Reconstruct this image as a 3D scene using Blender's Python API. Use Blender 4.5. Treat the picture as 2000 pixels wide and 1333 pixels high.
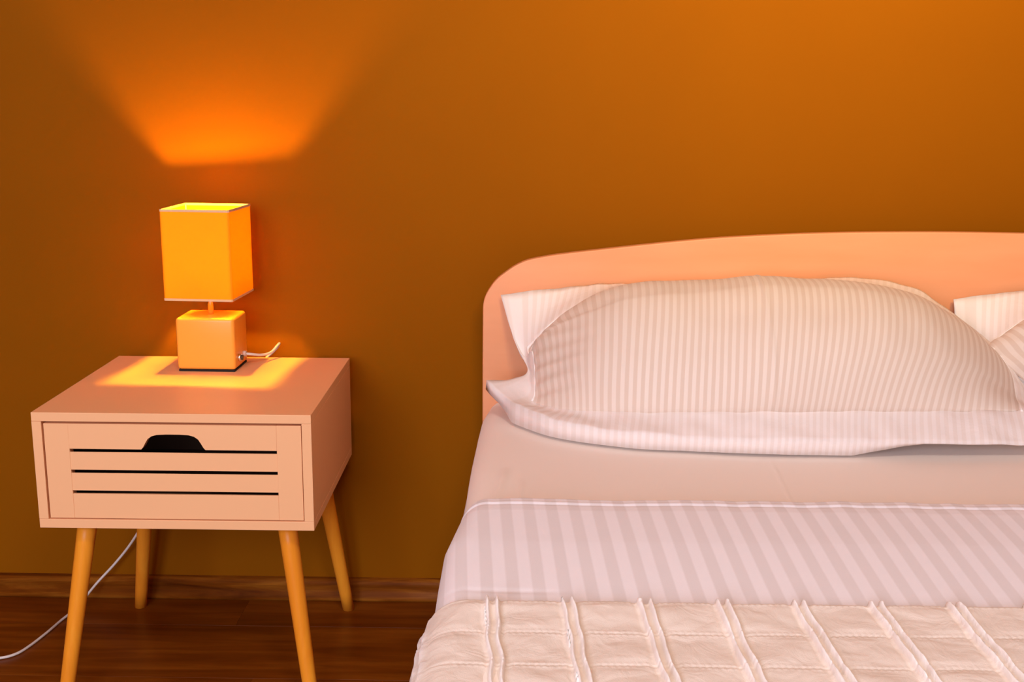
import bpy, bmesh, math, random
import numpy as np
from mathutils import Vector, Matrix, noise
for o in list(bpy.data.objects): bpy.data.objects.remove(o, do_unlink=True)
S = bpy.context.scene
COL = S.collection
random.seed(7)
# ------------------------------------------------------------------ camera
pitch, yaw, roll = .2116, .0142, .0070
cy, sy = math.cos(yaw), math.sin(yaw)
fw = Vector((-sy*math.cos(pitch), cy*math.cos(pitch), -math.sin(pitch)))
rt = Vector((cy, sy, 0)); up = rt.cross(fw)
r2 = math.cos(roll)*rt + math.sin(roll)*up; u2 = -math.sin(roll)*rt + math.cos(roll)*up
cam = bpy.data.objects.new('camera', bpy.data.cameras.new('camera')); COL.objects.link(cam)
M = Matrix((r2, u2, -fw)).transposed().to_4x4(); M.translation = Vector((-.0787, -2.0691, .9573))
cam.matrix_world = M
cam.data.sensor_width = 36; cam.data.lens = 36*2244.5/2000; cam.data.clip_start = .02
S.camera = cam
# ------------------------------------------------------------------ view, world, lights
S.view_settings.view_transform = 'Standard'; S.view_settings.look = 'None'
S.view_settings.gamma = 1; S.view_settings.use_curve_mapping = False
S.view_settings.exposure = 0.0
W = bpy.data.worlds.new('world'); S.world = W; W.use_nodes = True
W.node_tree.nodes['Background'].inputs[0].default_value = (.75, .8, 1, 1)
W.node_tree.nodes['Background'].inputs[1].default_value = .5
S.cycles.max_bounces = 10; S.cycles.diffuse_bounces = 6; S.cycles.sample_clamp_indirect = 6
S.cycles.use_denoising = True
def area(name, loc, target, sx, sy_, power, color, spread=180):
    l = bpy.data.lights.new(name, 'AREA'); l.shape = 'RECTANGLE'; l.size = sx; l.size_y = sy_
    l.energy = power; l.color = color; l.spread = math.radians(spread)
    o = bpy.data.objects.new(name, l); COL.objects.link(o); o.location = loc
    o.rotation_euler = (Vector(target)-Vector(loc)).to_track_quat('-Z', 'Y').to_euler()
    return o
RX0, RX1, RY1, RZ = -1.9, 2.9, -3.9, 2.5           # the room
area('window_daylight', (-.9, RY1+.0, 1.45), (-.4, 0, .9), 1.5, 1.4, 80, (.90, .95, 1.16))
area('upper_wall_fill', (.75, -2.6, 2.3), (.45, 0, 1.62), .22, .22, 11.5, (1, .70, .17), 46)  # added warm wash that brightens the upper wall, not a known fixture
area('bed_top_fill', (.30, -2.35, RZ-.03), (.3, -2.3, 0), .5, .5, 26, (1, .87, .77))  # added overhead fill that lifts the bed top, no real lamp there
BULB = (1, .50, .012); BULB_STRENGTH = 2500
# ------------------------------------------------------------------ helpers
def put(name, verts, faces, mat, parent=None, smooth=False, uvs=None):
    me = bpy.data.meshes.new(name); me.from_pydata([tuple(v) for v in verts], [], faces); me.update()
    if uvs is not None:
        ul = me.uv_layers.new(name='UVMap')
        li = np.zeros(len(me.loops), dtype=np.int32); me.loops.foreach_get('vertex_index', li)
        ul.data.foreach_set('uv', np.asarray(uvs, dtype=np.float32)[li].ravel())
    o = bpy.data.objects.new(name, me); COL.objects.link(o)
    if mat: me.materials.append(mat)
    if smooth: me.polygons.foreach_set('use_smooth', [True]*len(me.polygons))
    if parent: o.parent = parent
    return o
def put_bm(name, bm, mat, parent=None, smooth=False, bevel=0, seg=2):
    if bevel: bmesh.ops.bevel(bm, geom=list(bm.edges), offset=bevel, segments=seg, profile=.5, affect='EDGES')
    bmesh.ops.recalc_face_normals(bm, faces=bm.faces)
    me = bpy.data.meshes.new(name); bm.to_mesh(me); bm.free()
    o = bpy.data.objects.new(name, me); COL.objects.link(o); me.materials.append(mat)
    if smooth: me.polygons.foreach_set('use_smooth', [True]*len(me.polygons))
    if parent: o.parent = parent
    return o
def box_bm(x0, x1, y0, y1, z0, z1, bm=None):
    bm = bm or bmesh.new()
    r = bmesh.ops.create_cube(bm, size=1)
    for v in r['verts']:
        v.co = Vector((x0+(v.co.x+.5)*(x1-x0), y0+(v.co.y+.5)*(y1-y0), z0+(v.co.z+.5)*(z1-z0)))
    return bm
def box(name, x0, x1, y0, y1, z0, z1, mat, parent=None, bevel=.0008):
    return put_bm(name, box_bm(x0, x1, y0, y1, z0, z1), mat, parent, bevel=bevel)
def tube(name, pts, rad, mat, parent=None, n=10, sub=8, taper=None):
    P = [Vector(p) for p in pts]; Q = []
    if len(P) > 2:
        E = [2*P[0]-P[1]]+P+[2*P[-1]-P[-2]]
        for i in range(1, len(E)-2):
            for k in range(sub):
                t = k/sub; a, b, c, d = E[i-1:i+3]
                Q.append(.5*((2*b)+(c-a)*t+(2*a-5*b+4*c-d)*t*t+(3*b-a-3*c+d)*t**3))
        Q.append(P[-1])
    else: Q = P
    V, F = [], []; ref = Vector((0, 0, 1))
    if abs((Q[-1]-Q[0]).normalized().z) > .8: ref = Vector((1, 0, 0))
    for i, q in enumerate(Q):
        d = (Q[min(i+1, len(Q)-1)]-Q[max(i-1, 0)]).normalized()
        a = d.cross(ref).normalized(); b = d.cross(a); ref = -b if False else ref
        r = rad if taper is None else taper[0]+(taper[1]-taper[0])*i/(len(Q)-1)
        for k in range(n):
            t = 2*math.pi*k/n; V.append(q+a*r*math.cos(t)+b*r*math.sin(t))
    for i in range(len(Q)-1):
        for k in range(n):
            F.append((i*n+k, i*n+(k+1) % n, (i+1)*n+(k+1) % n, (i+1)*n+k))
    F.append(tuple(range(n-1, -1, -1))); F.append(tuple((len(Q)-1)*n+k for k in range(n)))
    o = put(name, V, F, mat, parent); o.data.polygons.foreach_set('use_smooth', [len(f) == 4 for f in F])
    return o
def thing(name, label, cat, loc, group=None, rotz=0):
    o = bpy.data.objects.new(name, None); COL.objects.link(o); o.location = loc; o.rotation_euler = (0, 0, rotz)
    o.empty_display_size = .05
    o['label'] = label; o['category'] = cat
    if group: o['group'] = group
    return o
def tag(o, label, cat, group=None):
    o['label'] = label; o['category'] = cat
    if group: o['group'] = group
def struct(o): o['kind'] = 'structure'; return o
# ------------------------------------------------------------------ materials
def mat(name, color, rough=.6, metal=0, spec=.5):
    m = bpy.data.materials.new(name); m.use_nodes = True
    b = m.node_tree.nodes['Principled BSDF']
    b.inputs['Base Color'].default_value = (*color, 1); b.inputs['Roughness'].default_value = rough
    b.inputs['Metallic'].default_value = metal; b.inputs['Specular IOR Level'].default_value = spec
    return m, m.node_tree.nodes, m.node_tree.links, b
def noise_col(m, c1, c2, scale=(1, 1, 1), nscale=5, detail=4, p0=.3, p1=.7, bump=0, bdist=.001, coord='Object'):
    m, N, L, b = m
    tc = N.new('ShaderNodeTexCoord'); mp = N.new('ShaderNodeMapping'); mp.inputs['Scale'].default_value = scale
    nz = N.new('ShaderNodeTexNoise'); nz.inputs['Scale'].default_value = nscale; nz.inputs['Detail'].default_value = detail
    rp = N.new('ShaderNodeValToRGB'); e = rp.color_ramp.elements
    e[0].position = p0; e[0].color = (*c1, 1); e[1].position = p1; e[1].color = (*c2, 1)
    L.new(tc.outputs[coord], mp.inputs[0]); L.new(mp.outputs[0], nz.inputs['Vector'])
    L.new(nz.outputs[0], rp.inputs[0]); L.new(rp.outputs[0], b.inputs['Base Color'])
    if bump:
        bp = N.new('ShaderNodeBump'); bp.inputs['Strength'].default_value = bump; bp.inputs['Distance'].default_value = bdist
        L.new(nz.outputs[0], bp.inputs['Height']); L.new(bp.outputs[0], b.inputs['Normal'])
    return m
m_wall = noise_col(mat('ochre_wall_paint', (.3, .1, .004), .75, spec=.06), (.246, .075, .0003), (.266, .083, .0004), (1, 1, 1), 2.2, 5, bump=.08, bdist=.002)
m_plain = mat('ceiling_paint', (.7, .62, .5), .9)[0]
m_side = mat('side_wall_paint', (.50, .20, .03), .9)[0]
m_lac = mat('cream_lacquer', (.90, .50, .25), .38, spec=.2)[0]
m_in = mat('drawer_inside_shade', (.10, .045, .02), .8)[0]  # shade inside the drawer is put into this dark base colour
def wood(name, c1, c2, c3, axis='x', rough=.35, sc=1):
    m, N, L, b = mat(name, c1, rough, spec=.22)
    tc = N.new('ShaderNodeTexCoord'); mp = N.new('ShaderNodeMapping')
    mp.inputs['Scale'].default_value = {'x': (1.2, 14, 14), 'z': (16, 16, 1.5)}[axis]
    oi = N.new('ShaderNodeObjectInfo'); ad = N.new('ShaderNodeVectorMath'); ad.operation = 'ADD'
    sc_ = N.new('ShaderNodeVectorMath'); sc_.operation = 'SCALE'; sc_.inputs['Scale'].default_value = 7
    cb = N.new('ShaderNodeCombineXYZ')
    for k in range(3): L.new(oi.outputs['Random'], cb.inputs[k])
    L.new(cb.outputs[0], sc_.inputs[0]); L.new(tc.outputs['Object'], ad.inputs[0]); L.new(sc_.outputs[0], ad.inputs[1])
    L.new(ad.outputs[0], mp.inputs[0])
    nz = N.new('ShaderNodeTexNoise'); nz.inputs['Scale'].default_value = 2.2*sc; nz.inputs['Detail'].default_value = 7
    nz.inputs['Roughness'].default_value = .6; nz.inputs['Distortion'].default_value = .6
    L.new(mp.outputs[0], nz.inputs['Vector'])
    rp = N.new('ShaderNodeValToRGB'); e = rp.color_ramp.elements
    e[0].position = .3; e[0].color = (*c1, 1); e[1].position = .7; e[1].color = (*c3, 1)
    k = e.new(.5); k.color = (*c2, 1)
    L.new(nz.outputs[0], rp.inputs[0]); L.new(rp.outputs[0], b.inputs['Base Color'])
    bp = N.new('ShaderNodeBump'); bp.inputs['Strength'].default_value = .12; bp.inputs['Distance'].default_value = .001
    L.new(nz.outputs[0], bp.inputs['Height']); L.new(bp.outputs[0], b.inputs['Normal'])
    return m
m_floor = wood('reddish_laminate', (.10, .018, .001), (.165, .037, .002), (.25, .068, .005), 'x', .33)
m_base = wood('skirting_wood', (.09, .018, .001), (.20, .052, .003), (.38, .13, .012), 'x', .45, 1.6)
m_leg = wood('honey_beech', (.80, .25, .015), (.88, .31, .02), (.94, .38, .03), 'z', .38)
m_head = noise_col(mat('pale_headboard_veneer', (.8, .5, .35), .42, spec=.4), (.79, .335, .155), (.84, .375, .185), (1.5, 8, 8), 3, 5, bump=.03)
def fabric(name, c1, c2=None, period=None, weave=.15, axis=0, fuzz=0, wr=.0, wscale=9):
    m, N, L, b = mat(name, c1, .82, spec=.2)
    b.inputs['Sheen Weight'].default_value = .15
    uv = N.new('ShaderNodeTexCoord'); sp = N.new('ShaderNodeSeparateXYZ'); L.new(uv.outputs['UV'], sp.inputs[0])
    if c2:
        mt = N.new('ShaderNodeMath'); mt.operation = 'MULTIPLY'; mt.inputs[1].default_value = 2*math.pi/period
        sn = N.new('ShaderNodeMath'); sn.operation = 'SINE'
        rp = N.new('ShaderNodeMapRange'); rp.inputs[1].default_value = -.25; rp.inputs[2].default_value = .25
        mx = N.new('ShaderNodeMix'); mx.data_type = 'RGBA'
        mx.inputs[6].default_value = (*c1, 1); mx.inputs[7].default_value = (*c2, 1)
        L.new(sp.outputs[axis], mt.inputs[0]); L.new(mt.outputs[0], sn.inputs[0]); L.new(sn.outputs[0], rp.inputs[0])
        L.new(rp.outputs[0], mx.inputs[0]); L.new(mx.outputs[2], b.inputs['Base Color'])
        rr = N.new('ShaderNodeMapRange'); rr.inputs[3].default_value = .5; rr.inputs[4].default_value = .9
        L.new(rp.outputs[0], rr.inputs[0]); L.new(rr.outputs[0], b.inputs['Roughness'])
    nz = N.new('ShaderNodeTexNoise'); nz.inputs['Scale'].default_value = 900; nz.inputs['Detail'].default_value = 1
    n2 = N.new('ShaderNodeTexNoise'); n2.inputs['Scale'].default_value = wscale; n2.inputs['Detail'].default_value = 3; n2.inputs['Distortion'].default_value = 1.2
    L.new(uv.outputs['Object'], nz.inputs['Vector']); L.new(uv.outputs['Object'], n2.inputs['Vector'])
    b1 = N.new('ShaderNodeBump'); b1.inputs['Strength'].default_value = weave; b1.inputs['Distance'].default_value = .0006
    b2 = N.new('ShaderNodeBump'); b2.inputs['Strength'].default_value = wr; b2.inputs['Distance'].default_value = .01
    L.new(nz.outputs[0], b1.inputs['Height']); L.new(n2.outputs[0], b2.inputs['Height'])
    L.new(b2.outputs[0], b1.inputs['Normal']); L.new(b1.outputs[0], b.inputs['Normal'])
    return m
m_sheet = fabric('pale_cotton_sheet', (.94, .85, .77), wr=.06, wscale=5)
m_pil = fabric('striped_sateen_pillowcase', (.81, .705, .61), (.72, .59, .485), .0118, wr=.05, wscale=14)
m_flg = fabric('striped_sateen_flange', (.88, .81, .77), (.83, .74, .68), .0118, wr=.12, wscale=25)
m_duv = fabric('wide_striped_duvet_cover', (.87, .84, .87), (.765, .715, .72), .0285, wr=.05, wscale=10)
m_cov = fabric('crinkled_cream_cotton', (.90, .86, .80), weave=.4, wr=.22, wscale=30)
m_pipe = mat('white_seam_thread', (.95, .90, .86), .8)[0]
m_chrome = mat('chrome', (.8, .8, .8), .18, 1)[0]
m_ceram = mat('glazed_ceramic', (.95, .40, .05), .3, spec=.3)[0]
m_felt = mat('black_felt', (.01, .006, .004), .9)[0]
m_cord = mat('white_plastic_cord', (.75, .68, .62), .4)[0]
m_sock = mat('white_socket_plastic', (.8, .75, .65), .4)[0]
m_dark = mat('dark_plastic', (.05, .03, .02), .4)[0]
# lamp shade fabric: light shines through it
m_shade = bpy.data.materials.new('lamp_shade_fabric'); m_shade.use_nodes = True
N, L = m_shade.node_tree.nodes, m_shade.node_tree.links; N.remove(N['Principled BSDF'])
df = N.new('ShaderNodeBsdfDiffuse'); df.inputs[0].default_value = (.88, .47, .015, 1)
tr = N.new('ShaderNodeBsdfTranslucent'); tr.inputs[0].default_value = (1, .52, .004, 1)
mx = N.new('ShaderNodeMixShader'); mx.inputs[0].default_value = .36
L.new(df.outputs[0], mx.inputs[1]); L.new(tr.outputs[0], mx.inputs[2])
L.new(mx.outputs[0], N['Material Output'].inputs[0])
m_bulb = bpy.data.materials.new('glowing_bulb'); m_bulb.use_nodes = True
N, L = m_bulb.node_tree.nodes, m_bulb.node_tree.links; N.remove(N['Principled BSDF'])
em = N.new('ShaderNodeEmission'); em.inputs[0].default_value = (*BULB, 1); em.inputs[1].default_value = BULB_STRENGTH
L.new(em.outputs[0], N['Material Output'].inputs[0])
# ------------------------------------------------------------------ room shell
struct(box('wall_back', RX0-.1, RX1+.1, 0, .1, 0, RZ, m_wall, bevel=0))
struct(box('wall_left', RX0-.1, RX0, RY1, 0, 0, RZ, m_side, bevel=0))
struct(box('wall_right', RX1, RX1+.1, RY1, 0, 0, RZ, m_side, bevel=0))
bm = bmesh.new()
wx0, wx1, wz0, wz1 = -1.7, -.1, .7, 2.2
for a in ((RX0-.1, wx0, 0, RZ), (wx1, RX1+.1, 0, RZ), (wx0, wx1, 0, wz0), (wx0, wx1, wz1, RZ)):
    box_bm(a[0], a[1], RY1-.1, RY1, a[2], a[3], bm)
struct(put_bm('wall_front', bm, m_side))
struct(box('ceiling', RX0-.1, RX1+.1, RY1-.1, .1, RZ, RZ+.05, m_plain, bevel=0))
bm = bmesh.new()
for a in ((wx0, wx0+.05, wz0, wz1), (wx1-.05, wx1, wz0, wz1), (wx0+.05, wx1-.05, wz0, wz0+.05), (wx0+.05, wx1-.05, wz1-.05, wz1), ((wx0+wx1)/2-.03, (wx0+wx1)/2+.03, wz0+.05, wz1-.05)):
    box_bm(a[0], a[1], RY1-.09, RY1-.03, a[2], a[3], bm)
struct(put_bm('window_1', bm, m_plain))
floor = struct(box('floor', RX0-.1, RX1+.1, RY1-.1, .1, -.05, -.010, m_in, bevel=0))
# laminate planks, each a board of its own
pw, pl = .193, 1.29
ys = -.012+.08; row = 0; meshes = {}
while ys > RY1:
    y1 = ys; y0 = max(ys-pw, RY1); x = RX0-((row*.47) % 1.0)*pl
    while x < RX1:
        a, b_ = max(x, RX0), min(x+pl, RX1)
        if b_-a > .02:
            key = (round(b_-a, 3), round(min(y1, 0)-y0, 3))
            yt = min(y1, 0)
            if key not in meshes:
                w_, d_ = b_-a, yt-y0
                o = box('plank', .00008, w_-.00008, .00008, d_-.00008, -.010, 0, m_floor, floor, bevel=.0003)
                meshes[key] = o.data
            else:
                o = bpy.data.objects.new('plank', meshes[key]); COL.objects.link(o); o.parent = floor
            o.location = (a, y0, 0)
        x += pl
    ys -= pw; row += 1
# skirting with a rounded top, a hollow and a lower bead
prof = [(0, 0), (-.0165, 0), (-.0175, .004), (-.0165, .011), (-.0125, .0155), (-.0115, .022), (-.0125, .028), (-.0135, .034), (-.011, .040), (-.006, .0425), (0, .043)]
V = [(x, p[0], p[1]) for x in (RX0, RX1) for p in prof]; n = len(prof)
F = [(k, k+1, n+k+1, n+k) for k in range(n-1)]+[tuple(range(n-1, -1, -1)), tuple(range(n, 2*n))]
o = struct(put('baseboard_back', V, F, m_base)); o.data.polygons.foreach_set('use_smooth', [len(f) == 4 for f in F])
# ------------------------------------------------------------------ nightstand
NX, NY, NW, ND, NH, NB = -.8213, -.4236, .42, .3806, .4873, .1829
ns = thing('nightstand', 'cream nightstand with slatted drawer and splayed honey-wood legs left of bed', 'nightstand', (NX, NY, 0), rotz=.0015)
zb = NH-NB; T = .0145
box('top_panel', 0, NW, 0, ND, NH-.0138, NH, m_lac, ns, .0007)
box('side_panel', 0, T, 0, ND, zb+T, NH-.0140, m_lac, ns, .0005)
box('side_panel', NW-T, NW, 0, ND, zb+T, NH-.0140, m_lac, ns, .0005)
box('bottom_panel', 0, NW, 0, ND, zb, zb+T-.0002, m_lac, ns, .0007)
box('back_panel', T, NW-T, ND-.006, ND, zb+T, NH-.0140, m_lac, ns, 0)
# drawer front: outline with arch handle cut-out
dx0, dx1 = T+.0024, NW-T-.0012
dz0, dz1 = zb+T+.0012, NH-.0138-.0036
fy0, fy1 = .0015, .0165
sx0, sx1 = .054, NW-.053
s1t, s1b = NH-.0566, NH-.0618
s2t, s2b = NH-.0898, NH-.0950
s3t, s3b = NH-.1228, NH-.1280
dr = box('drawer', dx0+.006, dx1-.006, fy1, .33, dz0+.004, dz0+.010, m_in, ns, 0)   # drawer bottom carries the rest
dbm = bmesh.new()
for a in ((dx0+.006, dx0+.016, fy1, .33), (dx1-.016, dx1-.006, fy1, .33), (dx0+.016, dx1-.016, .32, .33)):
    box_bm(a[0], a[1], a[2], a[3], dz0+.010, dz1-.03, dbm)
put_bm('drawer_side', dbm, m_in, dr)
box('stile', dx0, sx0, fy0, fy1, dz0, dz1, m_lac, dr, .0006)
box('stile', sx1, dx1, fy0, fy1, dz0, dz1, m_lac, dr, .0006)
box('bottom_rail', sx0, sx1, fy0+.0002, fy0+.005, dz0, s3b, m_lac, dr, .0006)
def slat(zt, zb_):
    # slat whose top edge is chamfered back like a louvre
    y0, y1 = fy0+.0008, fy1-.002
    prof = [(y0, zb_), (y1, zb_), (y1, zt-.006), (y0+.001, zt), (y0, zt-.0006)]
    V = [(x, p[0], p[1]) for x in (sx0, sx1) for p in prof]; n = len(prof)
    F = [(k, (k+1) % n, n+(k+1) % n, n+k) for k in range(n)]+[tuple(range(n-1, -1, -1)), tuple(range(n, 2*n))]
    put('slat', V, F, m_lac, dr)
slat(s1b, s2t); slat(s2b, s3t)
cxh = NW/2+.001
out = [(sx0, s1t), (cxh-.0485, s1t), (cxh-.0455, s1t+.0035), (cxh-.042, s1t+.010), (cxh-.038, s1t+.0165), (cxh-.032, s1t+.0208), (cxh-.024, s1t+.0230), (cxh-.010, s1t+.0238)]
out = out+[(2*cxh-a, b) for a, b in reversed(out[1:])]+[(sx1, s1t), (sx1, dz1), (sx0, dz1)]
V = [(a, y, b) for y in (fy0, fy1) for a, b in out]; n = len(out)
# triangulated faces via bmesh, so that the concave outline fills properly
bm = bmesh.new(); vs = [bm.verts.new(v) for v in V]
f0 = bm.faces.new(vs[:n]); f1 = bm.faces.new(vs[n:][::-1])
for k in range(n): bm.faces.new((vs[k], vs[n+k], vs[n+(k+1) % n], vs[(k+1) % n]))
bm.normal_update(); bmesh.ops.triangulate(bm, faces=[f for f in bm.faces if len(f.verts) > 4])
put_bm('top_rail', bm, m_lac, dr)
for sx_ in (0, 1):
    for sy_ in (0, 1):
        tx = .057 if sx_ == 0 else NW-.052; ty = .046 if sy_ == 0 else ND-.05
        bx = .012 if sx_ == 0 else NW-.012; by = .008 if sy_ == 0 else ND-.007
        tube('leg', [(bx, by, .0), (bx+(tx-bx)*.5, by+(ty-by)*.5, zb*.5), (tx, ty, zb)], 0, m_leg, ns, n=20, sub=4, taper=(.0108, .0150))
# ------------------------------------------------------------------ table lamp
lamp = thing('table_lamp', 'small glowing table lamp with square yellow shade and cube base on nightstand', 'lamp', (-.629, -.118, NH), rotz=math.radians(-1.2))
zt = .0935
put_bm('base', box_bm(-.0505, .0505, -.041, .041, .0035, zt), m_ceram, lamp, True, bevel=.006, seg=4)
box('felt_pad', -.0485, .0485, -.039, .039, 0, .0038, m_felt, lamp, .0005)
tube('stem', [(0, 0, zt-.002), (0, 0, .150)], .0048, m_chrome, lamp, n=20)
tube('socket', [(0, 0, .150), (0, 0, .186)], .0150, m_sock, lamp, n=20)
SHW, SZ0, SZ1 = .0588, .1265, .2795
a = math.radians(-2.6)
bm = bmesh.new()
def ring(h, z, r=.002):
    pts = []
    for qx, qy in ((-1, -1), (1, -1), (1, 1), (-1, 1)):
        for e in ((0, 1), (1, 0)) if qx*qy > 0 else ((1, 0), (0, 1)):
            px_, py_ = qx*(h-r*e[0]), qy*(h-r*e[1])
            pts.append(bm.verts.new((px_*math.cos(a)-py_*math.sin(a), px_*math.sin(a)+py_*math.cos(a), z)))
    return pts
R = [ring(SHW, SZ0), ring(SHW, SZ1), ring(SHW-.0012, SZ1), ring(SHW-.0012, SZ0)]
for i in range(4):
    A_, B_ = R[i], R[(i+1) % 4]
    for k in range(8): bm.faces.new((A_[k], A_[(k+1) % 8], B_[(k+1) % 8], B_[k]))
shade = put_bm('lamp_shade', bm, m_shade, lamp)
for zz, nm in ((SZ1-.0035, 'shade_trim'), (SZ0-.0002, 'shade_trim')):
    bm = bmesh.new(); R = [ring(SHW+.0005, zz), ring(SHW+.0005, zz+.0038), ring(SHW-.0016, zz+.0038), ring(SHW-.0016, zz)]
    for i in range(4):
        A_, B_ = R[i], R[(i+1) % 4]
        for k in range(8): bm.faces.new((A_[k], A_[(k+1) % 8], B_[(k+1) % 8], B_[k]))
    put_bm(nm, bm, mat('shade_trim_tape', (.80, .50, .26), .8)[0], shade)
# wire holder: four arms from the socket ring down to the lower shade frame, and a vertical corner wire
arm = []
for k in range(4):
    t = a+math.pi/4+k*math.pi/2; r_ = (SHW-.003)*math.sqrt(2)
    tube('frame_wire', [(.0135*math.cos(t), .0135*math.sin(t), .166), (r_*math.cos(t), r_*math.sin(t), SZ0+.004)], .0011, m_chrome, shade, n=8)
    tube('frame_wire', [(r_*math.cos(t), r_*math.sin(t), SZ0+.004), (r_*math.cos(t), r_*math.sin(t), SZ1-.002)], .0012, m_sock, shade, n=8)
bm = bmesh.new(); bmesh.ops.create_uvsphere(bm, u_segments=20, v_segments=12, radius=.0115)
for v in bm.verts: v.co.z = .2065+v.co.z*1.15
put_bm('bulb', bm, m_bulb, lamp, True)
# switch on the right face, its cord leaving behind the table top
tube('switch', [(.050, -.020, .0215), (.0555, -.020, .0215)], .0062, m_chrome, lamp, n=16)
tube('switch_button', [(.0555, -.020, .0215), (.0585, -.020, .0215)], .0042, m_dark, lamp, n=14)
tube('cord_grommet', [(.050, .010, .0215), (.056, .010, .0215)], .005, m_cord, lamp, n=14)
cordpts = [(-.579, -.108, NH+.0215), (-.566, -.104, NH+.0195), (-.552, -.085, NH+.0140), (-.541, -.062, NH+.0130), (-.534, -.040, NH+.0200), (-.533, -.024, NH+.0215), (-.545, -.014, NH+.006),
           (-.60, -.018, .44), (-.68, -.022, .34), (-.770, -.024, .212), (-.8232, -.026, .1263), (-.860, -.026, .079), (-.896, -.040, .040), (-.918, -.080, .012), (-.9337, -.1185, .003),
           (-.9400, -.170, .003), (-.9490, -.2195, .003), (-.9600, -.250, .003), (-.9826, -.2660, .003), (-1.03, -.272, .003), (-1.12, -.262, .003)]
c_, s_ = math.cos(-math.radians(-1.2)), math.sin(-math.radians(-1.2))
loc = []
for x, y, z in cordpts:
    x -= -.629; y -= -.118; z -= NH; loc.append((x*c_-y*s_, x*s_+y*c_, z))
tube('cord', loc, .0024, m_cord, lamp, n=10, sub=10)
# ------------------------------------------------------------------ bed
BX0, BXC = -.159, .655
bed = thing('bed', 'double bed frame with pale rounded headboard against ochre wall', 'bed', (BXC, -.07, 0))
hb = [(-.1590, .10), (-.1590, .585), (-.1555, .606), (-.1439, .6270), (-.1330, .6400), (-.1214, .6495), (-.1020, .6630), (-.0812, .6725), (-.0500, .6795), (-.0186, .6845), (.0706, .6955), (.16, .7058), (.2482, .7145), (.34, .7205), (.4253, .7245), (.52, .7270), (BXC, .7283)]
hb = hb+[(2*BXC-x, z) for x, z in reversed(hb[:-1])]
# resample smoothly
def smooth_poly(P, sub):
    P = [Vector((p[0], p[1], 0)) for p in P]; out = []
    for i in range(len(P)-1):
        a_, b_, c2, d_ = P[max(i-1, 0)], P[i], P[i+1], P[min(i+2, len(P)-1)]
        la = max((c2-b_).length, 1e-6)
        m0 = (c2-a_)/max((c2-b_).length+(b_-a_).length, 1e-6)*la; m1 = (d_-b_)/max((d_-c2).length+(c2-b_).length, 1e-6)*la
        for k in range(sub):
            t = k/sub; out.append((2*t**3-3*t*t+1)*b_+(t**3-2*t*t+t)*m0+(3*t*t-2*t**3)*c2+(t**3-t*t)*m1)
    out.append(P[-1]); return out
hp = smooth_poly(hb, 5)
bm = bmesh.new(); n = len(hp); ft, fb = -.000, .020
vf = [bm.verts.new((p.x-BXC, ft, p.y)) for p in hp]; vb = [bm.verts.new((p.x-BXC, fb, p.y)) for p in hp]
bm.faces.new(vf[::-1]); bm.faces.new(vb)
rim = []
for k in range(n): rim.append(bm.faces.new((vf[k], vf[(k+1) % n], vb[(k+1) % n], vb[k])))
bm.normal_update()
fe = [e for e in bm.edges if (e.verts[0].co.y == e.verts[1].co.y)]
bmesh.ops.bevel(bm, geom=fe, offset=.0018, segments=2, profile=.5, affect='EDGES')
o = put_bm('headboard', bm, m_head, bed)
o.data.polygons.foreach_set('use_smooth', [p.area < .01 for p in o.data.polygons])
x0, x1 = BX0-BXC+.02, -(BX0-BXC)-.02
box('side_rail', x0, x0+.025, -1.93, -.001, .12, .24, m_head, bed, .002)
box('side_rail', x1-.025, x1, -1.93, -.001, .12, .24, m_head, bed, .002)
box('foot_rail', x0, x1, -1.955, -1.93, .12, .24, m_head, bed, .002)
box('slat_base', x0+.025, x1-.025, -1.93, -.001, .17, .19, m_head, bed, .001)
for lx in (x0+.005, x1-.055):
    for ly in (-1.95, -.06): box('leg', lx, lx+.05, ly, ly+.05, 0, .12, m_head, bed, .002)

def tab(T, x):
    return np.interp(x, [t[0] for t in T], [t[1] for t in T])
def nz3(P, s, seed=0.):
    return noise.noise(Vector((P[0]*s+seed, P[1]*s+seed*1.7, P[2]*s)))
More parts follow.
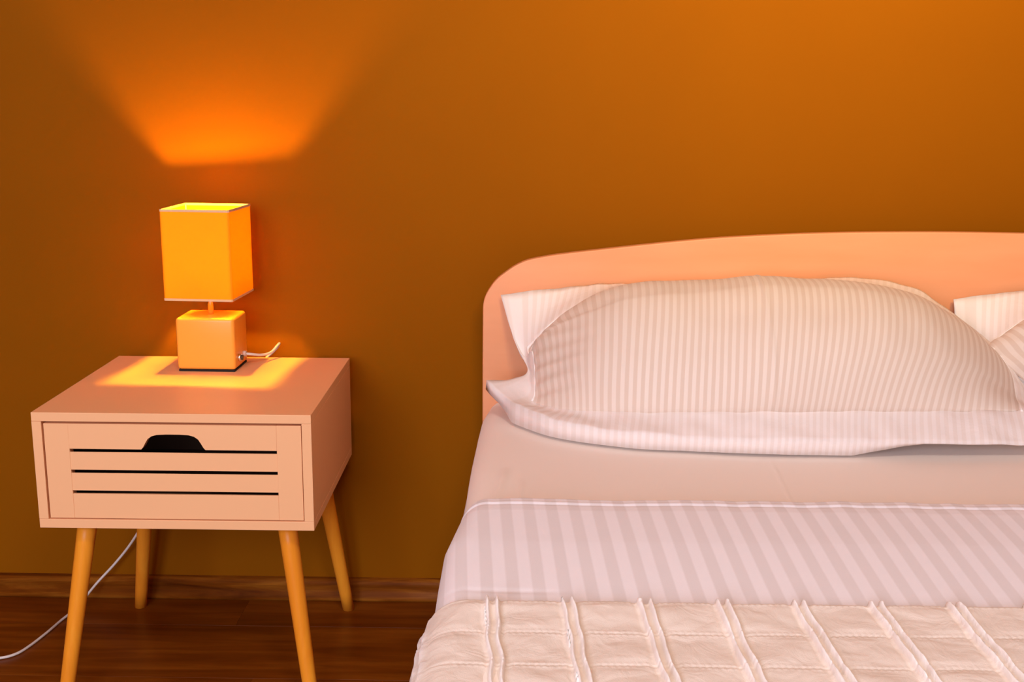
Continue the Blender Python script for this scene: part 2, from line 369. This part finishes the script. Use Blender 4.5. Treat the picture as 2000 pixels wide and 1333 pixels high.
# height of the made bed along y (mattress, then duvet fold, then coverlet)
def ztop(y):
    return .425
XR = 2*BXC-BX0                                # right edge of the bed
def layer(name, m, ys, xe_f, z_f, rad, hang, flare, disp=None, thick=.004, xres=None, vshift=0.0, hem=None, parent=None, xr=None):
    """A cloth that lies on the bed and rolls over both long edges.
    xe_f(y) left edge x; z_f(y) top height; rows run along ys; each row is an arc-length profile."""
    xr = XR if xr is None else xr
    rows, uvs = [], []
    # arc-length stations: left hang .. flat .. right hang
    for y in ys:
        xe = xe_f(y); zt_ = z_f(y); x_l = xe+rad; x_r = xr+(BX0-xe)-rad
        arcl = rad*math.radians(84)
        row, uvr = [], []
        nh, na = 14, 12
        for k in range(nh, 0, -1):            # hang
            d = hang*k/nh
            a_ = math.radians(84)
            px_ = x_l-rad*math.sin(a_); pz = zt_-rad+rad*math.cos(a_)
            row.append([px_-d*math.cos(a_)-flare(y)*(k/nh)**1.3, y, pz-d*math.sin(a_)]); uvr.append(x_l-arcl-d)
        for k in range(na, 0, -1):
            a_ = math.radians(84)*k/na
            row.append([x_l-rad*math.sin(a_), y, zt_-rad+rad*math.cos(a_)]); uvr.append(x_l-rad*a_)
        for x in xres:
            t = (x-xres[0])/(xres[-1]-xres[0]); xx = x_l+t*(x_r-x_l)
            row.append([xx, y, zt_]); uvr.append(xx)
        for k in range(1, na+1):
            a_ = math.radians(84)*k/na
            row.append([x_r+rad*math.sin(a_), y, zt_-rad+rad*math.cos(a_)]); uvr.append(x_r+rad*a_)
        for k in range(1, nh+1):
            d = hang*k/nh; a_ = math.radians(84)
            row.append([x_r+rad*math.sin(a_)+d*math.cos(a_)+flare(y)*(k/nh)**1.3, y, zt_-rad+rad*math.cos(a_)-d*math.sin(a_)]); uvr.append(x_r+arcl+d)
        rows.append(row); uvs.append([(u+vshift*(y-ys[0]), y) for u in uvr])
    P = np.array(rows); U = np.array(uvs)
    # normals
    du = np.gradient(P, axis=1); dv = np.gradient(P, axis=0); Nn = np.cross(dv, du)
    Nn /= np.linalg.norm(Nn, axis=2, keepdims=True)+1e-12
    if Nn[len(ys)//2, P.shape[1]//2, 2] < 0: Nn = -Nn
    if disp is not None: P = P+Nn*disp(P, U)[..., None]
    nv, nu = P.shape[:2]
    top = P.reshape(-1, 3); bot = (P-Nn*thick).reshape(-1, 3)
    V = np.concatenate([top, bot]); UV = np.concatenate([U.reshape(-1, 2)]*2)
    F = []; K = nv*nu
    for j in range(nv-1):
        for i in range(nu-1):
            q = j*nu+i; F.append((q, q+nu, q+nu+1, q+1)); F.append((K+q, K+q+1, K+q+nu+1, K+q+nu))
    for i in range(nu-1):
        F.append((i, i+1, K+i+1, K+i)); q = (nv-1)*nu+i; F.append((q+1, q, K+q, K+q+1))
    for j in range(nv-1):
        q = j*nu; F.append((q+nu, q, K+q, K+q+nu)); q = j*nu+nu-1; F.append((q, q+nu, K+q+nu, K+q))
    o = put(name, V, F, m, parent, True, UV)
    # keep normals outward
    bm = bmesh.new(); bm.from_mesh(o.data); bmesh.ops.recalc_face_normals(bm, faces=bm.faces); bm.to_mesh(o.data); bm.free()
    return o
def vnoise(P, s, seed):
    return np.array([noise.noise(Vector((p[0]*s[0]+seed, p[1]*s[1]-seed, p[2]*s[2]))) for p in P.reshape(-1, 3)]).reshape(P.shape[:2])
ZM = .425
xcoarse = np.linspace(0, 1, 30)
def blend_x(fine_to, nf, nc, lo, hi):
    a_ = np.linspace(lo, fine_to, nf, endpoint=False); b_ = np.linspace(fine_to, hi, nc); return np.concatenate([a_, b_])
# mattress in its fitted sheet: closed body
FOOT = -1.93
def d_sheet(P, U):
    d = .0015*vnoise(P, (5, 5, 5), 3.1)
    x, y = P[..., 0], P[..., 1]
    # one pressed crease running towards the viewer, small folds at the left
    for (xa, ya, xb, yb, h, w) in ((.287, -.40, .2730, -.66, .0016, .0022), (-.108, -.47, -.125, -.66, .0035, .006), (-.085, -.52, -.090, -.66, .002, .005)):
        t = np.clip((y-ya)/(yb-ya), 0, 1); xc = xa+(xb-xa)*t
        d = d+h*np.exp(-((x-xc)/w)**2)*((y < ya) & (y > yb))*np.clip(t*4, 0, 1)
    return d
ys = np.concatenate([np.linspace(-.0745, -.12, 8), np.linspace(-.125, -.72, 160), np.linspace(-.74, FOOT, 30)])
xf = blend_x(.62, 330, 40, 0, 1)
layer('fitted_sheet', m_sheet, ys, lambda y: tab([(-.72, -.163), (-.40, -.1625), (-.25, -.161), (-.16, -.158), (-.10, -.150), (-.07, -.146)], y),
      lambda y: ZM-(.02 if y > -.09 else 0)*(y+.09)/.02, .034, .20, lambda y: .006+.012*max(0, math.sin(y*14)), d_sheet, .003, xf)
fs = bpy.data.objects['fitted_sheet']; tag(fs, 'smooth pale cotton sheet stretched over the mattress below the pillows', 'sheet')
mt = put_bm('mattress', box_bm(BX0+.010, XR-.010, FOOT+.01, -.078, .191, ZM-.0065), m_sheet, None, False, bevel=.024, seg=3)
tag(mt, 'thick mattress wrapped in the pale sheet on the bed frame', 'mattress')
# duvet with its striped cover, folded edge towards the pillows
def z_duv(y): return float(tab([(-1.95, .405), (-1.3, .408), (-1.0, .4195), (-.935, .4255), (-.80, .4450), (-.72, .4535), (-.685, .4545), (-.678, .450)], y))
ZD = lambda y: z_duv(y)
YH = -.678
def d_duv(P, U):
    x, y = P[..., 0], P[..., 1]
    d = .0022*vnoise(P, (6, 4, 6), 9.3)
    t = YH-y
    d = d+.0012*np.exp(-((t-.0195)/.0022)**2)-.0008*np.exp(-((t-.024)/.002)**2)+.0006*(t < .018)
    t0 = np.clip(t/.006, 0, 1); d = d-.003*(1-t0)
    puck = vnoise(np.stack([x*1, y*.3, y*0], -1), (38, 20, 1), 5.5)
    d = d+.0012*puck*np.exp(-(t/.05)**2)
    # soft crease near the coverlet, at the left end
    d = d-.0012*np.exp(-((y+.905+.10*(x+.14)*0)/.004)**2)*np.exp(-((x+.10)/.05)**2)
    return d
ys = np.concatenate([np.linspace(YH, YH-.03, 20), np.linspace(YH-.032, -1.0, 120), np.linspace(-1.02, FOOT-.02, 30)])
duv = layer('duvet', m_duv, ys, lambda y: tab([(-1.4, -.184), (-.95, -.179), (-.86, -.178), (-.79, -.176), (-.73, -.166), (-.678, -.158)], y), ZD, .036, .25,
            lambda y: .012+.010*math.sin(y*23+1), d_duv, .014, xf, vshift=.067)
tag(duv, 'white duvet in wide striped cover turned down below the pillows', 'duvet')
# coverlet: crinkled, with paired raised pleats running down the bed
YC = -.938
PLEAT = {}
def d_cov(P, U):
    x, y, u = P[..., 0], P[..., 1], U[..., 0]
    wob = .0016*np.array([noise.noise(Vector((a_*3.1, b_*26, 0))) for a_, b_ in zip(np.round(u/.0815).ravel(), y.ravel())]).reshape(u.shape)
    ph = u-PL0+wob*1.6
    k = np.round(ph/.0808); q = ph-k*.0808
    d = .0062*(np.exp(-((q+.0052)/.0017)**4)+np.exp(-((q-.0052)/.0017)**4))-.0018*np.exp(-(q/.0026)**2)-.0014*np.exp(-((np.abs(q)-.0105)/.003)**2)
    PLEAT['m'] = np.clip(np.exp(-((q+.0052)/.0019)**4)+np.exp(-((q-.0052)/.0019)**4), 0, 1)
    t = YC-y
    # quilted rows: cloth puckers where the cross stitches run
    rowp = np.abs(((t-.004)/.062) % 1.0-.0); rowd = np.minimum(rowp, 1-rowp)*.062
    cr = vnoise(P, (60, 60, 60), 2.2)*.0007+vnoise(P, (22, 22, 22), 7.7)*.0030+np.abs(vnoise(P, (13, 17, 15), 4.1))*.004
    st = np.abs(np.sin(u*math.pi/.0065))
    d = d+cr*np.clip(rowd/.012, .25, 1)-.0008*np.exp(-(rowd/.0018)**2)*(1-.4*st)+.0006*st*np.exp(-((rowd-.003)/.0018)**2)
    d = d+.0006*np.cos(q/.0808*2*math.pi+math.pi)*np.clip(rowd/.02, 0, 1)
    d = d*np.interp(P[..., 0], [-.20, -.165, -.14], [.35, .6, 1])
    d = d-.004*np.clip(1-t/.004, 0, 1)
    return d
PL0 = -.1145
ys = np.concatenate([np.linspace(YC, YC-.012, 10), np.linspace(YC-.0135, -1.22, 165), np.linspace(-1.24, FOOT-.035, 36)])
xc2 = blend_x(.62, 1000, 60, 0, 1)
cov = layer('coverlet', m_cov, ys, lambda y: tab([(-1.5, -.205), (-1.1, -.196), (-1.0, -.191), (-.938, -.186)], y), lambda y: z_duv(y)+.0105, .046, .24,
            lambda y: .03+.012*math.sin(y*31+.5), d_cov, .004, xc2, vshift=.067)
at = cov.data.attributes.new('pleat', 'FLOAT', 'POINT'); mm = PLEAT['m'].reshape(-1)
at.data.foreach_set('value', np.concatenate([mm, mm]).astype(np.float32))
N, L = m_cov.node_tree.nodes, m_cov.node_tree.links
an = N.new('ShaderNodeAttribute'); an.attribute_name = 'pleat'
mx = N.new('ShaderNodeMix'); mx.data_type = 'RGBA'; mx.inputs[6].default_value = (.82, .73, .64, 1); mx.inputs[7].default_value = (.95, .92, .90, 1)  # ridge highlights put into the colour: pleats whiter, cloth between darker
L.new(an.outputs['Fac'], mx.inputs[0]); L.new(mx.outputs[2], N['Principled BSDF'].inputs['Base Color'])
tag(cov, 'crinkled cream coverlet with paired raised pleats across the lower bed', 'coverlet')
# ------------------------------------------------------------------ pillows
def pillow(name_label, tables, group, seed):
    root = thing('pillow', name_label, 'pillow', (0, 0, 0), group)
    ns_, nt_ = 270, 70
    ss = np.linspace(0, 1, ns_+1); 
    sa, sb, ta, tb = .055, .945, .10, .90
    ss = np.unique(np.round(np.concatenate([np.linspace(0, sa, 9), np.linspace(sa, sb, ns_), np.linspace(sb, 1, 9)]), 6))
    tt = np.unique(np.round(np.concatenate([np.linspace(0, ta, 9), np.linspace(ta, tb, nt_), np.linspace(tb, 1, 9)]), 6))
    # rows of the table: for t = 0, .10, .3, .6, .9, 1 a list of (s, x, y, z)
    keys = sorted(tables['mid'])
    def cr(xs, vals, x):
        # Catmull-Rom through table
        xs = list(xs); i = max(0, min(len(xs)-2, int(np.searchsorted(xs, x, 'right')-1)))
        v = [np.array(vals[max(i-1, 0)]), np.array(vals[i]), np.array(vals[i+1]), np.array(vals[min(i+2, len(xs)-1)])]
        h = xs[i+1]-xs[i]; t = (x-xs[i])/h
        m0 = (v[2]-v[0])/max(xs[i+1]-xs[max(i-1, 0)], 1e-6)*h; m1 = (v[3]-v[1])/max(xs[min(i+2, len(xs)-1)]-xs[i], 1e-6)*h
        return (2*t**3-3*t*t+1)*v[1]+(t**3-2*t*t+t)*m0+(3*t*t-2*t**3)*v[2]+(t**3-t*t)*m1
    Mx = np.zeros((len(ss), len(tt), 3))
    for i, s in enumerate(ss):
        col = [cr([r[0] for r in tables['mid'][k]], [r[1:] for r in tables['mid'][k]], s) for k in keys]
        for j, t in enumerate(tt): Mx[i, j] = cr(keys, col, t)
    # thickness
    def shp(a_, p): return np.clip(a_, 0, 1)**p
    SS, TT = np.meshgrid((ss-sa)/(sb-sa), (tt-ta)/(tb-ta), indexing='ij')
    inside = (SS > 1e-6) & (SS < 1-1e-6) & (TT > 1e-6) & (TT < 1-1e-6)
    aL = np.clip(SS/.24, 0, 1); aR = np.clip((1-SS)/.45, 0, 1); ES = (1-(1-aL)**2)*(1-(1-aR)**2.2); ET = 1-(np.abs(2*TT-1)).clip(0, 1)**2.3
    base = np.where(inside, np.clip(ES, 0, 1)**.6*np.clip(ET, 0, 1)**.72, 0)
    du = np.gradient(Mx, axis=0); dv = np.gradient(Mx, axis=1); Nn = np.cross(du, dv); Nn /= np.linalg.norm(Nn, axis=2, keepdims=True)+1e-12
    Nn = np.where(Nn[..., 2:3] < 0, -Nn, Nn)
    Nn[..., 0] *= .5; Nn /= np.linalg.norm(Nn, axis=2, keepdims=True)
    Ht = tables['Ht']*base*np.interp(ss, *zip(*tables['hs']))[:, None]; Hb = tables['Hb']*base
    n1 = vnoise(Mx, (7, 7, 7), seed)*.006+vnoise(Mx, (22, 10, 22), seed+3)*.0022
    Ht = Ht+n1*np.clip(base*3, 0, 1)
    # gathers radiating from the left seam
    g = np.sin((Mx[..., 2]*1.3+Mx[..., 1]*.8)*150+Mx[..., 0]*40)*.0022*np.exp(-((SS)/.10)**2)*(SS > 0)*np.clip(base*6, 0, 1)
    Ht = Ht+g
    for (xc, w, h) in tables['crease']:
        Ht = Ht+h*np.exp(-((Mx[..., 0]-xc)/w)**2)*(base > .02)
    top = Mx+Nn*Ht[..., None]; bot = Mx-Nn*Hb[..., None]
    zf = ZM+.0045
    def settle(P):
        P = P.copy(); z = P[..., 2]; z2 = np.where(z < zf+.012, zf+.012*np.exp((z-zf-.012)/.012), z); P[..., 2] = z2
        lim = -.0745; y = P[..., 1]; P[..., 1] = np.where(y > lim-.012, lim-.012*np.exp(-(y-lim+.012)/.012), y); return P
    top, bot = settle(top), settle(bot)
    # body mesh
    i0, i1 = int(np.argmin(abs(ss-sa))), int(np.argmin(abs(ss-sb))); j0, j1 = int(np.argmin(abs(tt-ta))), int(np.argmin(abs(tt-tb)))
    ni, nj = i1-i0+1, j1-j0+1
    T_, B_ = top[i0:i1+1, j0:j1+1], bot[i0:i1+1, j0:j1+1]
    V = np.concatenate([T_.reshape(-1, 3), B_.reshape(-1, 3)]); K = ni*nj
    jm = int(np.argmin(abs(tt-.4))); u = np.broadcast_to(Mx[:, jm, 0][:, None], (len(ss), len(tt))); v = np.broadcast_to((tt*.5)[None, :], u.shape)
    UVg = np.stack([u, v], -1); UV = np.concatenate([UVg[i0:i1+1, j0:j1+1].reshape(-1, 2)]*2)
    F = []
    for i in range(ni-1):
        for j in range(nj-1):
            q = i*nj+j; F.append((q, q+nj, q+nj+1, q+1)); F.append((K+q, K+q+1, K+q+nj+1, K+q+nj))
    o = put('pillow_body', V, F, m_pil, root, True, UV)
    bm = bmesh.new(); bm.from_mesh(o.data); bmesh.ops.remove_doubles(bm, verts=bm.verts, dist=.00002); bmesh.ops.recalc_face_normals(bm, faces=bm.faces); bm.to_mesh(o.data); bm.free()
    # flange: frame of cloth around the seam, slightly thick
    thk = .0022+tables['ear']*np.exp(-((ss-.0)/.10)**2)[:, None]*np.exp(-((tt)/.16)**2)[None, :]
    wv = vnoise(Mx, (30, 30, 30), seed+8)*.0035
    A = Mx+Nn*(.0012+wv*(~inside))[..., None]; B = A-Nn*thk[..., None]; A = settle(A)
    wd = np.interp(ss, [0, .02, .045, .66, .80, 1], [.36, .45, 1, 1, 0, 0])[:, None]*np.clip((ta-tt)/ta*6, 0, 1)[None, :]
    B = settle(B); drop = np.minimum(A[..., 2]-(zf+.001), .05)*wd
    wob = 1+.25*np.sin(ss*47)[:, None]*np.sin(ss*13+1)[:, None]
    B[..., 2] = np.where(wd > 0, np.minimum(B[..., 2], A[..., 2]-drop), B[..., 2]); B[..., 1] += .004*wd*wob
    idx = {}; V = []; UV = []; F = []
    def vid(k, i, j):
        if (k, i, j) not in idx:
            idx[(k, i, j)] = len(V); V.append((A, B)[k][i, j]); UV.append(UVg[i, j])
        return idx[(k, i, j)]
    NI, NJ = len(ss), len(tt)
    cell = lambda i, j: 0 <= i < NI-1 and 0 <= j < NJ-1 and not (i0 < i < i1-1 and j0 < j < j1-1)
    for i in range(NI-1):
        for j in range(NJ-1):
            if not cell(i, j): continue
            F.append((vid(0, i, j), vid(0, i+1, j), vid(0, i+1, j+1), vid(0, i, j+1)))
            F.append((vid(1, i, j), vid(1, i, j+1), vid(1, i+1, j+1), vid(1, i+1, j)))
            for (a1, b1, a2, b2, ci, cj) in ((i, j, i+1, j, i, j-1), (i+1, j, i+1, j+1, i+1, j), (i+1, j+1, i, j+1, i, j+1), (i, j+1, i, j, i-1, j)):
                if not cell(ci, cj): F.append((vid(0, a1, b1), vid(1, a1, b1), vid(1, a2, b2), vid(0, a2, b2)))
    o = put('flange', V, F, m_flg, root, True, UV)
    bm = bmesh.new(); bm.from_mesh(o.data); bmesh.ops.recalc_face_normals(bm, faces=bm.faces); bm.to_mesh(o.data); bm.free()
    # corded seam between body and flange
    loop = [top[i1, j] for j in range(j0, j1)]+[top[i, j1] for i in range(i1, i0, -1)]+[top[i0, j] for j in range(j1, j0, -1)]
    loop = [Vector(p)+Vector((0, -.0012, .0016)) for p in loop[::2]]
    tube('seam_piping', loop, .0015, m_pipe, root, n=6, sub=1)
    return root
T1 = {'w': .95, 'Ht': .068, 'Hb': .080, 'ear': .016, 'ps': 3.4,
 'hs': ((0, .8), (.2, .85), (.35, .95), (.5, 1.05), (.75, 1.12), (1, .9)),
 'crease': ((.298, .0030, .0030), ),
 'mid': {
  0.0: [(0, -0.1477, -0.2000, 0.4873), (0.03, -0.1168, -0.2350, 0.4668), (0.055, -0.0994, -0.2650, 0.4647), (0.12, -0.0423, -0.3350, 0.4595), (0.2, 0.0238, -0.3720, 0.4562), (0.28, 0.0809, -0.3920, 0.4555), (0.4, 0.1949, -0.4080, 0.4520), (0.5, 0.2915, -0.4150, 0.4537), (0.75, 0.4798, -0.4150, 0.4519), (0.945, 0.6742, -0.4050, 0.4487), (1, 0.7247, -0.3950, 0.4470)],
  0.1: [(0, -0.1050, -0.1850, 0.4857), (0.03, -0.0858, -0.2000, 0.4782), (0.055, -0.0719, -0.2350, 0.4603), (0.12, -0.0213, -0.2950, 0.4644), (0.2, 0.0301, -0.3250, 0.4692), (0.28, 0.0885, -0.3450, 0.4738), (0.4, 0.2007, -0.3620, 0.4798), (0.5, 0.2991, -0.3700, 0.4848), (0.75, 0.4912, -0.3700, 0.4870), (0.945, 0.6799, -0.3550, 0.4857), (1, 0.7275, -0.3450, 0.4826)],
  0.35: [(0, -0.0792, -0.1650, 0.4954), (0.03, -0.0739, -0.1750, 0.4925), (0.055, -0.0662, -0.2000, 0.4917), (0.12, -0.0160, -0.2350, 0.5009), (0.2, 0.0406, -0.2650, 0.5175), (0.28, 0.0968, -0.2800, 0.5260), (0.4, 0.2093, -0.2900, 0.5321), (0.5, 0.3107, -0.3000, 0.5373), (0.75, 0.5218, -0.3000, 0.5312), (0.945, 0.7006, -0.2850, 0.4875), (1, 0.7452, -0.2800, 0.4697)],
  0.65: [(0, -0.0910, -0.1350, 0.5189), (0.03, -0.0812, -0.1450, 0.5140), (0.055, -0.0708, -0.1600, 0.5266), (0.12, -0.0194, -0.1750, 0.5570), (0.2, 0.0434, -0.1950, 0.5793), (0.28, 0.1058, -0.2050, 0.5948), (0.4, 0.2185, -0.2100, 0.6012), (0.5, 0.3245, -0.2150, 0.6075), (0.75, 0.5403, -0.2150, 0.5883), (0.945, 0.7190, -0.2150, 0.5082), (1, 0.7602, -0.2150, 0.4737)],
  0.9: [(0, -0.1103, -0.1050, 0.5595), (0.03, -0.0902, -0.1250, 0.5239), (0.055, -0.0796, -0.1300, 0.5288), (0.12, -0.0319, -0.1400, 0.5790), (0.2, 0.0368, -0.1450, 0.6214), (0.28, 0.1057, -0.1450, 0.6379), (0.4, 0.2266, -0.1450, 0.6425), (0.5, 0.3248, -0.1500, 0.6434), (0.75, 0.5477, -0.1550, 0.6289), (0.945, 0.7130, -0.1700, 0.5370), (1, 0.7591, -0.1750, 0.4836)],
  1.0: [(0, -0.1273, -0.0800, 0.6121), (0.03, -0.1030, -0.0800, 0.6159), (0.055, -0.0806, -0.0800, 0.6189), (0.12, -0.0179, -0.0800, 0.6267), (0.2, 0.0403, -0.0800, 0.6309), (0.28, 0.1073, -0.0800, 0.6343), (0.4, 0.2366, -0.0800, 0.6391), (0.5, 0.3389, -0.0800, 0.6428), (0.75, 0.5640, -0.1000, 0.6409), (0.945, 0.7224, -0.1350, 0.5381), (1, 0.7652, -0.1400, 0.4811)]}}
pillow('plump striped pillow with loose flanged edge at the left half of the headboard', T1, 'striped pillows against the headboard', 1.3)
def sh(T, f):
    R_ = dict(T); R_['mid'] = {k: [(r[0],)+f(*r[1:], k, r[0]) for r in v] for k, v in T['mid'].items()}; return R_
def f2(x, y, z, t, s):
    x = x+.790+.055*(1-t)*max(0, 1-s/.5)+.02*(1-t)-.055*max(0, 1-s/.3)*math.sin(math.pi*min(1, max(0, t-.25)/.75))
    return (x, y, z)
T2 = sh(T1, f2); T2['crease'] = (); T2['ear'] = 0
pillow('striped pillow tucked behind the other at the right edge of the photo', T2, 'striped pillows against the headboard', 6.1)
